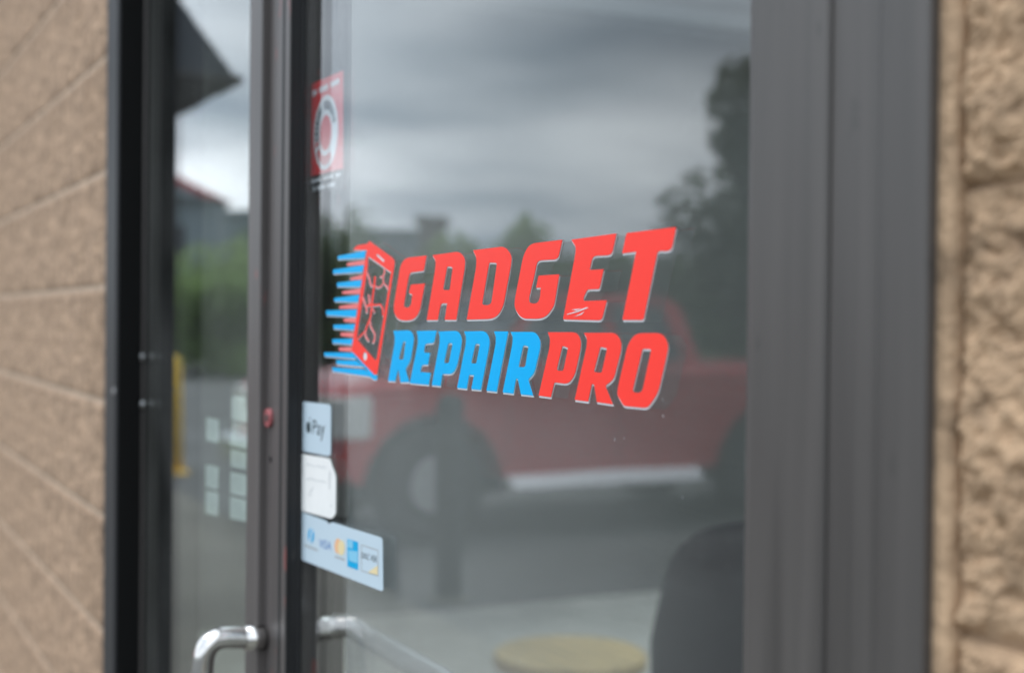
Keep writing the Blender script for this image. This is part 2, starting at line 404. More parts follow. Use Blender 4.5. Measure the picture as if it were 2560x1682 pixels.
# further right: an added, unseen window put in to let daylight into the room
XW = 4.6
big = empty('added_window', ((XRE + XW) / 2, 0, 0), 'added unseen plate glass window letting daylight into the shop', 'window')
MB().box(XRE + .06, XW - .06, .02, .03, .55, 2.9).build('glass', glass_side, big)
bfm = MB(); bfm.box(XRE, XRE + .06, -.03, .08, .5, 2.95); bfm.box(XW - .06, XW, -.03, .08, .5, 2.95); bfm.box(XRE + .06, XW - .06, -.03, .08, .5, .55); bfm.box(XRE + .06, XW - .06, -.03, .08, 2.9, 2.95)
bfm.build('frame', bronze, big)
wlow = MB(); wlow.box(XRE, XW, WY, .14, 0, .5); wlow.box(XRE, XW, WY, .14, 2.95, 3.4); wlow.box(XW, XW + 3, WY, .14, 0, 3.4)
wlow.build('outer_stretch', block_r, wr)
lint = MB(); lint.box(X_L, X_R, WY + .001, .14, 2.32, 3.4)
lo = empty('wall_panel', ((X_L + X_R) / 2, 0, 2.3), 'tan block panel spanning above the shop door', 'wall')
lint.build('panel', block_l, lo)
fas = MB(); fas.box(-9.5, 7.6, WY - .12, .5, 3.4, 3.75, .01); tag(fas.build('roof_fascia', bronze_dark), 'dark metal fascia along the top of the block wall', 'fascia')

# ================================================================== DOOR FRAME
ZT = 2.32
# left jamb: proud face sliver, deep dark return, lower glazing frame
Yj = -.046; xa = PX(262, Yj); xb = PX(289, Yj)
Yg = -.006
df_ = empty('door_frame', (xa, 0, 0), 'dark bronze metal entrance frame around the door and its sidelight', 'door frame')
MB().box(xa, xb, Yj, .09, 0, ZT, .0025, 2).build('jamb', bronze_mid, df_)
MB().box(xb, xb + .0022, Yj + .004, .05, .1, ZT - .05).build('gasket', rubber, df_)  # black sheet covering the whole jamb return
xc = xb + .012
MB().box(xb + .0022, xc, Yg, .02, .1, ZT - .05, .0015).build('glazing_bead', bronze, df_)
for (sx, sy) in ((288, 978),):
    p = P(sx - 3, sy, Yj); MB().tube([(p.x, Yj - .0015, p.z), (p.x, Yj + .002, p.z)], .005, 12).build('screw', screwm, df_)
for (sx, sy) in ((357, 892), (357, 1010)):
    p = P(sx, sy, Yg); MB().tube([(p.x, Yg - .003, p.z), (p.x, Yg + .002, p.z)], .0055, 12).build('screw', screwm, df_)
Ym = -.027
xm0, xm1 = PX(618, Ym), PX(649, Ym)
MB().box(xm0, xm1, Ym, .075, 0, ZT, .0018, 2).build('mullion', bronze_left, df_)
MB().box(xm1, xm1 + .004, -.012, .06, 0, ZT - .2).build('gasket', rubber, df_)
# right jamb
Yr = -.0155
xr0, xr1 = PX(2066, Yr), PX(2321, Yr)
xrm = PX(2196, Yr)
MB().box(xr0, xrm, Yr, .075, 0, ZT, .0012, 2).build('jamb', bronze, df_)
MB().box(xrm, xr1, Yr - .0012, .075, 0, ZT, .0014, 2).build('jamb_cover', bronze, df_)
MB().box(xr0 - .004, xr0, -.008, .05, 0, ZT - .2).build('gasket', rubber, df_)
MB().box(xb, xr0, -.055, .09, ZT - .05, ZT).build('header', bronze, df_)
MB().box(xm1, xr0, -.04, .09, 0.001, .014).build('threshold', steel_in, df_)
MB().box(xc, xm0, -.03, .06, 0.001, .12).build('bottom_rail', bronze, df_)
sg = empty('sidelight_window', ((xc + xm0) / 2, 0, .12), 'narrow glass sidelight beside the door reflecting a grey sky and yellow bollard', 'window')
MB().box(xc - .004, xm0 + .004, 0, .006, .12, ZT - .05).build('glass', glass_side, sg)
MB().box(xc, xc + .006, Yg + .003, -.0005, .12, ZT - .06).build('gasket', rubber, sg)

# ================================================================== THE DOOR
Yd = -.018
xs0, xs1 = PX(666, Yd), PX(718, Yd)
xg0 = xs1; xg1 = PX(1857, Yd); xs3 = PX(2063, Yd)
door = empty('shop_door', (xg1, 0, 0), 'glass shop door in dark metal with the red and blue logo on its pane', 'door')
ds = MB(); ds.box(xs0, xs1, Yd, .022, .02, 2.12, .002, 2); ds.build('stile', bronze_left, door)
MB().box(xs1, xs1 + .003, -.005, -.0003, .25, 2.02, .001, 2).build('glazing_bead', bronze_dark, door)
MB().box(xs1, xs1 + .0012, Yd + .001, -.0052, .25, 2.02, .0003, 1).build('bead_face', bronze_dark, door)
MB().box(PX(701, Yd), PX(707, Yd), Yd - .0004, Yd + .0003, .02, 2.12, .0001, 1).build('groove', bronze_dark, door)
MB().box(xg1 + .005, xs3, Yd, .022, .02, 2.12, .002, 2).build('stile', bronze, door)
MB().box(xg1, xg1 + .005, Yd + .002, .018, .25, 2.02, .0015, 2).build('glazing_bead', bronze, door)
MB().box(xs1, xg1, Yd, .022, .02, .25, .002).build('rail', bronze, door)
MB().box(xs1, xg1, Yd, .022, 2.02, 2.12, .002).build('rail', bronze, door)
MB().box(xs1 + .0001, xg1 + .004, 0, .006, .24, 2.03).build('glass', glass, door)
# lock cylinder with worn red ring, small hole below
lc = P(676, 1044, Yd)
lk = MB().tube([(lc.x, Yd - .004, lc.z), (lc.x, Yd + .002, lc.z)], .0105, 28).build('lock_cylinder', principled('worn_red', (.30, .07, .075), .5, noise=(180, .5, (1, 1, 1), 3)), door)
MB().tube([(lc.x, Yd - .0052, lc.z), (lc.x, Yd - .0035, lc.z)], .0042, 18).build('keyway', bronze, lk)
lc = P(677, 1148, Yd); MB().tube([(lc.x, Yd - .0006, lc.z), (lc.x, Yd + .002, lc.z)], .0035, 14).build('screw', rubber, door)  # black disc on the stile, the small hole's dark put into its colour
# pull handle outside
m0 = P(664, 1592, Yd)
def arc(c, a, b, r, n=8):
    pts = []
    a = (a - c).normalized() * r; b = (b - c).normalized() * r
    for i in range(n + 1):
        t = i / n; pts.append(c + a * (1 - t) ** 2 + b * t * t)
    return pts
o1 = Vector((m0.x - .001, Yd - .068, m0.z + .006)); dn = Vector((o1.x - .004, Yd - .088, m0.z - .30)); m1 = Vector((m0.x, Yd, m0.z - .305))
pa = [Vector((m0.x, Yd, m0.z)), Vector((m0.x, Yd - .02, m0.z + .001))] + arc(o1, Vector((m0.x, Yd - .02, m0.z + .001)), dn, .027, 12) 
dn2 = Vector((o1.x - .006, Yd - .088, m0.z - .30))
pa += arc(dn2, o1, m1, .027, 12) + [m1]
hd = MB().tube(pa, .0122, 28).build('pull_handle', chrome, door)
MB().tube([(m0.x, Yd - .001, m0.z), (m0.x, Yd - .024, m0.z + .001)], .0136, 28).build('ferrule', chrome, hd)
MB().tube([(m0.x, Yd + .001, m1.z), (m0.x, Yd - .024, m1.z)], .0136, 28).build('ferrule', chrome, hd)
# push bar inside
b0 = P(858, 1560, .072)
pts = [Vector((b0.x - .02, .022, b0.z)), Vector((b0.x - .012, .045, b0.z))] + arc(Vector((b0.x - .008, .074, b0.z)), Vector((b0.x - .012, .045, b0.z)), Vector((b0.x + .1, .074, b0.z)), .018, 8)
pts = [Vector((b0.x - .008, .022, b0.z)), Vector((b0.x - .008, .05, b0.z))] + arc(Vector((b0.x - .008, .074, b0.z)), Vector((b0.x - .008, .0, b0.z)), Vector((b0.x + .3, .074, b0.z)), .022, 8)
pts += [Vector((xg1 + .02, .074, b0.z)), Vector((xg1 + .03, .055, b0.z)), Vector((xg1 + .03, .022, b0.z))]
pb = MB().tube(pts, .0125, 24).build('push_bar', steel_in, door)
MB().tube([(b0.x - .008, .0065, b0.z), (b0.x - .008, .030, b0.z)], .019, 24).build('flange', chrome, pb)
# woven sun screen hanging close behind the glass
xf = PX(866, .012)
sc_ = MB(); sc_.box(xf, xg1 + .01, .0145, .0149, .26, 2.0); so = sc_.build('sun_screen', screenm)
tag(so, 'grey woven sun screen close behind the door glass', 'screen')

# ================================================================== LOGO
logo = empty('logo_decal', P(1290, 800, 0), 'red and blue vinyl logo with cracked phone and the words GADGET REPAIR PRO', 'decal')
A = (460 / 2380, 960, 560); B = (460 / 2380, 1280, 560); C = (400 / 2380, 960, 800); D = (400 / 2380, 1320, 800); E = (200 / 1564, 800, 590)
LET = [
 ('G', v_red, A, [[(552,408,10),(515,604,22),(340,626,40),(318,690,20),(258,1040,20),(264,1080,30),(325,1082,40),(352,1030,25),(366,912,3),(322,892,4),(345,784,16),(530,768,8),(462,1130,60),(385,1246,90),(190,1248,80),(130,1150,60),(126,1060,40),(212,540,50),(270,440,70)]]),
 ('A', v_red, A, [[(628,404,4),(970,356,50),(1052,440,90),(1046,560,50),(935,1238,8),(785,1238,5),(818,1026,6),(738,1022,40),(695,1240,6),(552,1242,5),(662,590,40),(670,480,30)],[(818,548,20),(890,556,30),(850,856,28),(762,852,28)]]),
 ('D', v_red, A, [[(1152,340,5),(1560,290,60),(1654,400,100),(1645,520,50),(1540,1080,90),(1440,1226,110),(1070,1236,5),(1192,560,50),(1196,435,40)],[(1362,498,22),(1462,502,30),(1385,1050,60),(1266,1048,40)]]),
 ('G', v_red, A, [[(2308,204,14),(2250,458,60),(1985,470,60),(1938,700,10),(1875,960,30),(1885,1028,50),(1985,1028,60),(2018,950,30),(2028,824,2),(1968,824,2),(1998,668,14),(2268,650,12),(2200,1060,50),(2080,1226,120),(1775,1224,80),(1685,1080,70),(1695,960,40),(1800,420,60),(1880,256,90)]]),
 ('E', v_red, B, [[(768,204,5),(1352,122,16),(1290,404,70),(1045,412,60),(1003,596,22),(1186,584,12),(1130,842,26),(975,846,30),(922,960,25),(932,996,14),(1228,986,14),(1160,1246,50),(660,1232,16),(818,400,50),(828,300,35)]]),
 ('T', v_red, B, [[(1482,118,20),(2124,40,18),(2060,352,80),(1885,346,50),(1700,1240,34),(1428,1240,14),(1608,356,4),(1424,382,6)]]),
 ('R', v_blue, C, [[(140,160,6),(400,150,60),(448,250,70),(440,340,40),(396,600,50),(318,728,30),(378,920,5),(245,922,5),(213,725,22),(165,908,5),(60,902,5),(160,340,40),(158,240,25)],[(288,312,28),(324,322,14),(288,590,28),(216,584,24)]]),
 ('E', v_blue, C, [[(484,162,6),(785,156,8),(742,342,40),(612,350,36),(594,480,12),(686,488,8),(656,662,12),(565,664,26),(538,770,12),(696,784,8),(665,962,8),(384,936,8),(506,340,40),(502,240,25)]]),
 ('P', v_blue, C, [[(808,170,5),(1105,158,60),(1164,270,70),(1152,380,40),(1085,690,60),(1020,805,70),(872,795,24),(840,978,5),(710,966,5),(828,340,40),(828,235,25)],[(958,338,34),(1022,344,26),(965,642,30),(892,636,12)]]),
 ('A', v_blue, C, [[(1192,168,5),(1515,162,70),(1580,290,80),(1560,430,50),(1440,1038,5),(1298,1024,5),(1340,818,5),(1268,812,16),(1230,1020,5),(1088,1004,5),(1220,340,40),(1218,240,25)],[(1362,346,34),(1428,358,24),(1372,648,22),(1296,638,14)]]),
 ('I', v_blue, C, [[(1636,168,4),(1850,168,10),(1675,1064,4),(1524,1048,4),(1662,350,35),(1664,248,25)]]),
 ('R', v_blue, C, [[(1884,176,4),(2255,176,70),(2330,300,80),(2322,430,40),(2235,790,60),(2145,884,24),(2220,1122,4),(2036,1102,4),(1990,870,20),(1964,866,12),(1925,1092,4),(1766,1074,4),(1912,350,40),(1916,250,25)],[(2072,372,28),(2152,388,34),(2100,700,34),(2000,696,5)]]),
 ('P', v_red, D, [[(294,180,5),(725,180,80),(792,300,90),(780,440,50),(695,820,70),(600,952,80),(392,924,28),(340,1146,5),(157,1122,5),(320,410,40),(330,280,30)],[(512,380,22),(596,414,10),(525,758,40),(424,748,34)]]),
 ('R', v_red, D, [[(832,190,6),(1305,188,80),(1394,320,90),(1382,460,50),(1275,880,70),(1150,976,28),(1264,1252,8),(1024,1218,8),(982,952,20),(950,948,12),(895,1210,8),(695,1186,8),(872,390,40),(882,285,30)],[(1078,396,24),(1178,420,20),(1095,788,36),(978,770,30)]]),
 ('O', v_red, D, [[(1590,196,110),(2000,192,110),(2092,350,90),(2070,500,50),(1935,1080,90),(1780,1308,70),(1425,1276,34),(1328,1110,34),(1336,1010,40),(1480,380,90)],[(1704,426,28),(1836,432,34),(1694,1085,80),(1548,1078,70)]]),
]
k = 0
for ch, mt, cp, rings in LET:
    o = decal_part('letter', rings, mt, logo, -.0010 - .000003 * k, cp)
    o['label'] = ('red' if mt is v_red else 'blue') + ' capital letter ' + ch
    bk = decal_part('letter_backing', rings, v_white, logo, -.00045, cp, shift=(.0010, -.0012), offset=.00012)
    bk.parent = o; bk.location = (0, -.00045 - (-.0010 - .000003 * k), 0)
    k += 1
# creases in the near letter E where the vinyl has lifted
for q in ([(705,1168),(830,1128),(960,1078),(990,1082),(840,1140),(715,1172)], [(770,1108),(840,1100),(900,1088),(830,1118)], [(800,1200),(890,1160),(940,1130),(900,1170)]):
    cp_ = decal_part('crease', [q], v_white, logo, -.00125, B)
F_ = 1408
ph = decal_part('phone_frame', [
  [(650,272,10),(720,186,30),(925,150,12),(965,98,10),(1425,432,50),(1467,505,50),(1120,2692,14),(1065,2712,14),(612,2235,12),(625,2165,5),(915,290,4),(912,272,4)],
  [(938,392,18),(1390,712,6),(1106,2418,12),(1076,2424,8),(712,2008,10),(934,600,3)],
  [(1084,362,14),(1128,352,14),(1268,482,16),(1238,514,12)],
  [(880 + 38 * math.cos(a), 2350 + 84 * math.sin(a)) for a in [2 * math.pi * i / 20 for i in range(20)]]], v_red, logo, -.0010, E)
pbk = decal_part('phone_backing', [
  [(650,272,10),(720,186,30),(925,150,12),(965,98,10),(1425,432,50),(1467,505,50),(1120,2692,14),(1065,2712,14),(612,2235,12),(625,2165,5),(915,290,4),(912,272,4)],
  [(938,392,18),(1390,712,6),(1106,2418,12),(1076,2424,8),(712,2008,10),(934,600,3)]], v_white, logo, -.00045, E, shift=(.0006, -.0012), offset=.0001)
pbk.parent = ph; pbk.location = (0, .00055, 0)
def stroke(pts, w0, w1):
    pts = [Vector(p) for p in pts]; a = []; b = []; n = len(pts)
    for i, p in enumerate(pts):
        d = (pts[min(i + 1, n - 1)] - pts[max(0, i - 1)]).normalized(); nn = Vector((-d.y, d.x)); w_ = w0 + (w1 - w0) * i / (n - 1)
        a.append(tuple(p + nn * w_ / 2)); b.append(tuple(p - nn * w_ / 2))
    return a + b[::-1]
cracks = [([(905,690),(955,800),(985,930),(1000,975),(1060,968),(1130,1008),(1195,985),(1238,912),(1290,965),(1345,1050)],34,30),
 ([(1078,790),(1062,960),(1040,1120),(1015,1330),(992,1560),(960,1660),(915,1760),(888,1860),(810,1930),(728,2015)],34,26),
 ([(835,1190),(865,1290),(905,1390),(915,1500)],36,34), ([(948,1140),(965,1250),(975,1350)],24,44), ([(925,1372),(1000,1336),(1090,1352),(1175,1335),(1225,1410),(1232,1560)],44,28),
 ([(1010,1400),(1045,1440),(1062,1500)],30,22), ([(975,1650),(985,1750),(1030,1840),(1070,1920),(1070,2010),(1035,2090)],30,30), ([(880,1850),(890,1950),(950,2055)],36,30),
 ([(1262,640),(1262,720),(1225,800),(1245,915)],34,26), ([(1250,790),(1165,796)],34,18)]
for i, (pl, a_, b_) in enumerate(cracks):
    q = decal_part('crack_line', [stroke(pl, a_, b_)], v_red if i in (1, 4) else v_pink, logo, -.0011 - .000012 * i, E)
    q.parent = ph; q.location = (0, q.location.y - ph.location.y, 0)
    q = decal_part('crack_backing', [stroke(pl, a_ + 2, b_ + 2)], v_white, logo, -.00040 - .000006 * i, E, shift=(.0006, -.0009))
    q.parent = ph; q.location = (0, q.location.y - ph.location.y, 0)
blue = [[(350,392,8),(898,288,22),(872,432,24),(350,458,10)], [(255,660,8),(862,568,20),(832,704,24),(260,738,10)], [(335,914,8),(822,858,20),(792,992,24),(335,988,10)],
 [(275,1214,8),(772,1152,20),(738,1290,24),(280,1277,10)], [(120,1458,8),(728,1436,20),(698,1580,24),(130,1548,10)], [(262,F_+328,8),(688,F_+314,20),(662,F_+426,20),(270,F_+402,8)],
 [(242,F_+608,8),(652,F_+600,20),(622,F_+710,20),(248,F_+682,8)], [(82,F_+868,8),(606,F_+872,8),(700,F_+985,14),(90,F_+938,8)], [(318,F_+1018,8),(700,F_+1022,8),(845,F_+1142,14),(325,F_+1092,8)],
 [(240,F_+1158,8),(850,F_+1195,8),(1045,F_+1300,10),(1118,F_+1318,10),(1112,F_+1392,14),(1058,F_+1402,10),(975,F_+1335,10),(246,F_+1232,8)]]
for i, q in enumerate(blue):
    o = decal_part('speed_line', [q], v_blue, logo, -.0010 - .000004 * i, E); o['label'] = 'blue speed stripe'
    b_ = decal_part('stripe_backing', [q], v_white, logo, -.00043 - .000003 * i, E, shift=(.0011, -.0012)); b_.parent = o; b_.location = (0, .00057, 0)
decal_part('speed_line', [[(606,F_+866),(636,F_+862),(1050,F_+1290),(1040,F_+1325),(1015,F_+1318)]], v_blue, logo, -.00092, E)['label'] = 'blue edge under the phone'
redl = [[(525,532,8),(895,466,8),(890,562,8),(528,582,8)], [(592,822,8),(882,740,8),(862,852,8),(592,858,8)], [(432,1086,8),(812,1020,8),(802,1132,8),(440,1134,8)], [(372,1372,8),(792,1310,8),(762,1422,8),(376,1418,8)],
 [(462,F_+210,8),(742,F_+190,8),(722,F_+290,8),(466,F_+265,8)], [(402,F_+480,8),(682,F_+478,8),(662,F_+570,8),(406,F_+545,8)], [(372,F_+770,8),(642,F_+758,8),(640,F_+856,8),(376,F_+832,8)]]
for i, q in enumerate(redl):
    o = decal_part('speed_line', [q], v_pink, logo, -.00086 - .000004 * i, E); o['label'] = 'red speed stripe'

# ================================================================== STICKERS ON THE DOOR
K3 = (360 / 1043, 700, 960); K4 = (260 / 1099, 700, 150)
def k3(*p): return [(K3[1] + x * K3[0], K3[2] + y * K3[0]) for x, y in p]
def k4(*p): return [(K4[1] + x * K4[0], K4[2] + y * K4[0]) for x, y in p]
ap = empty('payment_sticker', P(790, 1070, 0), 'small pale blue Pay sticker with rounded corners above the paper note', 'sticker')
decal_part('backing', [[(158,124,26),(370,148,26),(368,524,30),(156,484,30)]], v_pale, ap, -.0006, K3, .0002)
# the fruit mark: two lobes, a bite on the right, a leaf
def fruit(cx_, cy_, w_, h_):
    pts = []
    for i in range(36):
        a = 2 * math.pi * i / 36; rx = math.cos(a); ry = math.sin(a)
        rr = 1 - .10 * math.exp(-((a - math.pi * 1.5) ** 2) / .05) - .06 * math.exp(-((a - math.pi * .5) ** 2) / .05)
        x = rx * rr; y = ry * rr
        d = math.hypot(x - 1.15, y + .12)
        if d < .48: t = .48 / max(d, .01); x = 1.15 + (x - 1.15) * t; y = -.12 + (y + .12) * t
        pts.append((cx_ + x * w_ / 2, cy_ + y * h_ / 2))
    return pts
decal_part('fruit_mark', [fruit(207, 312, 32, 86)], v_ink, ap, -.0008, K3)
decal_part('fruit_mark', [[(210,258,3),(218,240,6),(222,236,3),(219,254,6)]], v_ink, ap, -.0008, K3)
decal_text('print', 'Pay', k3((236,258),(326,262),(322,418),(234,392)), v_ink, ap, -.00081)
no = empty('paper_note', P(795, 1220, 0), 'white handwritten paper note stuck below the pale blue Pay sticker', 'note')
decal_part('sheet', [[(152,503,6),(362,540,8),(382,600,14),(406,665,18),(404,938,20),(374,976,20),(145,912,8),(153,840,12),(148,700,20)]], paper, no, -.0012, K3, .0002)
for i, (pl) in enumerate([[(190,583),(205,575),(212,592),(226,580),(240,600),(252,590)], [(262,600),(280,590),(300,608),(318,596),(330,612)], [(190,690),(230,684),(262,700),(300,702),(338,712)], [(238,745),(222,780),(208,800),(230,806)], [(362,630),(358,690),(360,760)], [(364,878),(378,882)]]):
    decal_part('pen_stroke', [stroke(pl, 5, 4)], v_grey, no, -.00135 - .00001 * i, K3, .00004)
vs = empty('card_sticker', P(850, 1380, 0), 'long pale sticker with a row of bank card marks below the paper note', 'sticker')
decal_part('backing', [[(152,922,14),(335,988,6),(352,1012,8),(378,998,6),(742,1112,22),(748,1502,26),(150,1268,24)]], v_pale, vs, -.0006, K3, .0002)
decal_part('round_mark', [[(225 + 22 * math.cos(a), 1096 + 52 * math.sin(a)) for a in [2 * math.pi * i / 24 for i in range(24)]]], v_cyan, vs, -.0008, K3)
decal_part('round_mark', [[(226,1050),(236,1052),(222,1146),(212,1142)]], v_off, vs, -.00095, K3, .00006)
decal_part('print_line', [[(176,1156),(272,1194),(272,1210),(176,1170)]], v_grey, vs, -.0008, K3)
decal_text('card_word', 'VISA', k3((285,1118),(372,1142),(370,1205),(282,1180)), v_navy, vs, -.0008)
decal_part('circle_mark', [[(420 + 26 * math.cos(a), 1172 + 56 * math.sin(a)) for a in [2 * math.pi * i / 24 for i in range(24)]]], v_orange, vs, -.0008, K3)
decal_part('circle_mark', [[(444 + 24 * math.cos(a), 1184 + 56 * math.sin(a)) for a in [2 * math.pi * i / 24 for i in range(24)]]], v_yellow, vs, -.00095, K3, .00006)
decal_part('print_line', [[(398,1240),(468,1264),(468,1278),(398,1254)]], v_grey, vs, -.0008, K3)
decal_part('square_mark', [[(488,1118),(566,1142),(566,1346),(488,1318)]], v_cyan, vs, -.0008, K3)
decal_part('square_mark', [[(494,1200),(562,1210),(562,1296),(500,1278)]], v_lcyan, vs, -.00095, K3, .00006)
decal_part('square_mark', [[(492,1124),(528,1136),(528,1192),(492,1182)]], v_lcyan, vs, -.00095, K3, .00006)
decal_part('box_mark', [[(588,1158),(712,1200),(712,1392),(588,1352)],[(592,1166),(592,1346),(708,1384),(708,1206)]], v_grey, vs, -.0008, K3)
decal_text('card_word', 'DISC VER', k3((592,1216),(702,1246),(702,1292),(592,1256)), v_ink, vs, -.00085)
decal_part('corner_mark', [[(636,1362),(706,1312),(708,1380)]], v_yellow, vs, -.0009, K3)
rs = empty('warning_sticker', P(815, 330, .0075), 'red sticker with white ring high on the left edge of the door glass', 'sticker')
YS = .0070
decal_part('backing', [[(314,266,8),(668,112,8),(668,1148,4),(296,1236,4)]], v_sred, rs, YS, K4, .0002)
decal_part('black_band', [[(296,1240,4),(668,1152,4),(656,1352,12),(352,1404,12),(318,1330,4)]], v_black, rs, YS, K4, .0002)
cc = P(*k4((484, 770))[0], YS)
def ring_px(r0_, r1_, n=40):
    return [[(cc.x + r * math.cos(a) - rs.location.x, cc.z + r * math.sin(a) - rs.location.z) for a in [2 * math.pi * i / n for i in range(n)]] for r in (r0_, r1_)]
rg = flat_shape('ring', ring_px(.039, .0185), v_off, rs, .0001); rg.parent = rs; rg.location = (0, YS - .0002 - rs.location.y, 0)
for i in range(26):          # the blurred print round the ring
    a = R(20 + i * 11.2); r_ = .029; 
    if i % 9 == 8: continue
    h_ = .0048; w_ = .0016 if i % 2 else .0024
    c_ = Vector((cc.x + r_ * math.cos(a) - rs.location.x, cc.z + r_ * math.sin(a) - rs.location.z)); d_ = Vector((math.cos(a), math.sin(a))); t_ = Vector((-d_.y, d_.x))
    q = [c_ + d_ * h_ + t_ * w_, c_ - d_ * h_ + t_ * w_, c_ - d_ * h_ - t_ * w_, c_ + d_ * h_ - t_ * w_]
    g_ = flat_shape('print_mark', [[(v.x, v.y) for v in q]], v_ink if i < 16 else v_sred, rs, .00006); g_.parent = rs; g_.location = (0, YS - .0004 - rs.location.y, 0)
for j, (xA, yA, xB, yB, hh, mt) in enumerate([(345,330,630,190,60,v_off),(330,1270,640,1190,34,v_off),(350,1345,600,1285,44,v_off)]):
    for i in range(12):
        if (i * 7 + j) % 5 == 4: continue
        t0 = i / 12; t1 = (i + .8) / 12
        q = [(xA + (xB - xA) * t0, yA + (yB - yA) * t0), (xA + (xB - xA) * t1, yA + (yB - yA) * t1), (xA + (xB - xA) * t1, yA + (yB - yA) * t1 + hh), (xA + (xB - xA) * t0, yA + (yB - yA) * t0 + hh)]
        decal_part('print_mark', [q], mt, rs, YS - .0004, K4, .00006)

# cards stuck behind the sidelight glass
cards = [(516,1042,547,1100,'upper card of the inner column of pale cards behind the sidelight'), (514,1160,546,1216,'middle card of the inner column of pale cards behind the sidelight'), (514,1224,546,1282,'lowest card of the inner column of pale cards behind the sidelight'),
         (580,990,622,1048,'topmost bent card beside the mullion behind the sidelight'), (574,1054,620,1112,'slanted second card from the top beside the mullion'), (577,1122,616,1165,'short third card from the top beside the mullion'),
         (576,1178,617,1232,'fourth card from the top beside the mullion'), (575,1240,616,1294,'lowest card beside the mullion behind the sidelight')]
for i, (x0, y0, x1, y1, lb) in enumerate(cards):
    sk = (x1 - x0) * .25
    q = [(x0, y0, 2), (x1, y0 + sk, 2), (x1 - 1, y1 + sk, 2), (x0, y1, 2)]
    if i == 4: q[0] = (x0 + 8, y0, 2)
    if i == 3: q[1] = (x1 - 10, y0 + 2, 2)
    a = P((x0 + x1) / 2, (y0 + y1) / 2, .008)
    e = empty('notice_card', a, lb, 'card', 'pale cards stuck behind the sidelight glass')
    decal_part('card_sheet', [q], cardm, e, .0072, None, .0003)
    for j in range(3):
        yy = y0 + (y1 - y0) * (.25 + .22 * j)
        decal_part('print_line', [[(x0 + 7, yy + sk * .3), (x1 - 9, yy + sk * .75), (x1 - 9, yy + sk * .75 + 3), (x0 + 7, yy + sk * .3 + 3)]], v_grey, e, .0069, None, .00005)

# ================================================================== ROOM BEHIND THE GLASS
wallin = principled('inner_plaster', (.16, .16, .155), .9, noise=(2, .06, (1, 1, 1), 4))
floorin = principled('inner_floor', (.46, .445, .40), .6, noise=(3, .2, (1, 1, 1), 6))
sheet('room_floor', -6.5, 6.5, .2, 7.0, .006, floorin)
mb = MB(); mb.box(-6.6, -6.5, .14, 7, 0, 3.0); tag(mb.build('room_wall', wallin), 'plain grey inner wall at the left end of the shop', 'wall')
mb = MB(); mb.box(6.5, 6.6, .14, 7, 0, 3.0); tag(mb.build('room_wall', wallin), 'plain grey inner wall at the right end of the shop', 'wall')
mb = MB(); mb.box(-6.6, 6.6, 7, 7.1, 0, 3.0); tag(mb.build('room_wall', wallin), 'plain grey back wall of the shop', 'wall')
mb = MB()
SX0, SX1, SY0, SY1 = -6.2, -.3, .45, 5.8           # added, unseen roof opening, sized to brighten the shop floor
mb.box(-6.6, 6.6, .14, SY0, 3.0, 3.08); mb.box(-6.6, 6.6, SY1, 7.1, 3.0, 3.08); mb.box(-6.6, SX0, SY0, SY1, 3.0, 3.08); mb.box(SX1, 6.6, SY0, SY1, 3.0, 3.08)
tag(mb.build('ceiling', wallin), kind='structure')
fill_opening = empty('added_roof_opening', ((SX0 + SX1) / 2, (SY0 + SY1) / 2, 3.08), 'added unseen glazed roof opening that brightens the shop floor', 'roof opening')
mb = MB(); mb.box(SX0, SX1, SY0, SY1, 3.10, 3.11); mb.build('glass', glass_side, fill_opening)
mb = MB(); mb.box(SX0 - .08, SX1 + .08, SY0 - .08, SY0, 3.08, 3.2); mb.box(SX0 - .08, SX1 + .08, SY1, SY1 + .08, 3.08, 3.2); mb.box(SX0 - .08, SX0, SY0, SY1, 3.08, 3.2); mb.box(SX1, SX1 + .08, SY0, SY1, 3.08, 3.2)
mb.build('frame', bronze, fill_opening)

# round table inside
def cross_h(px, py, h):
    d = ray(px, py); return CAM + d * ((h - CAM.z) / d.z)
tcn_ = cross_h(1425, 1628, .52)
tdep = (tcn_ - CAM).dot(FWD); trad = 192 / FPX * tdep
tb = empty('round_table', (tcn_.x, tcn_.y, .006), 'round tan wooden table low behind the door glass', 'table')
woodm = principled('tan_wood', (.50, .36, .16), .5, noise=(5, .2, (1, 8, 1), 6))
t_ = MB(); t_.tube([(0, 0, .470), (0, 0, .478), (0, 0, .506), (0, 0, .514)], [trad - .008, trad, trad, trad - .008], 56); t_.build('table_top', woodm, tb, world=False)
t_ = MB(); t_.tube([(0, 0, .03), (0, 0, .47)], .035, 20); t_.build('pedestal', bronze_dark, tb, world=False)
t_ = MB(); t_.tube([(0, 0, .0), (0, 0, .02), (0, 0, .035)], [.17, .16, .04], 32); t_.build('base', bronze_dark, tb, world=False)
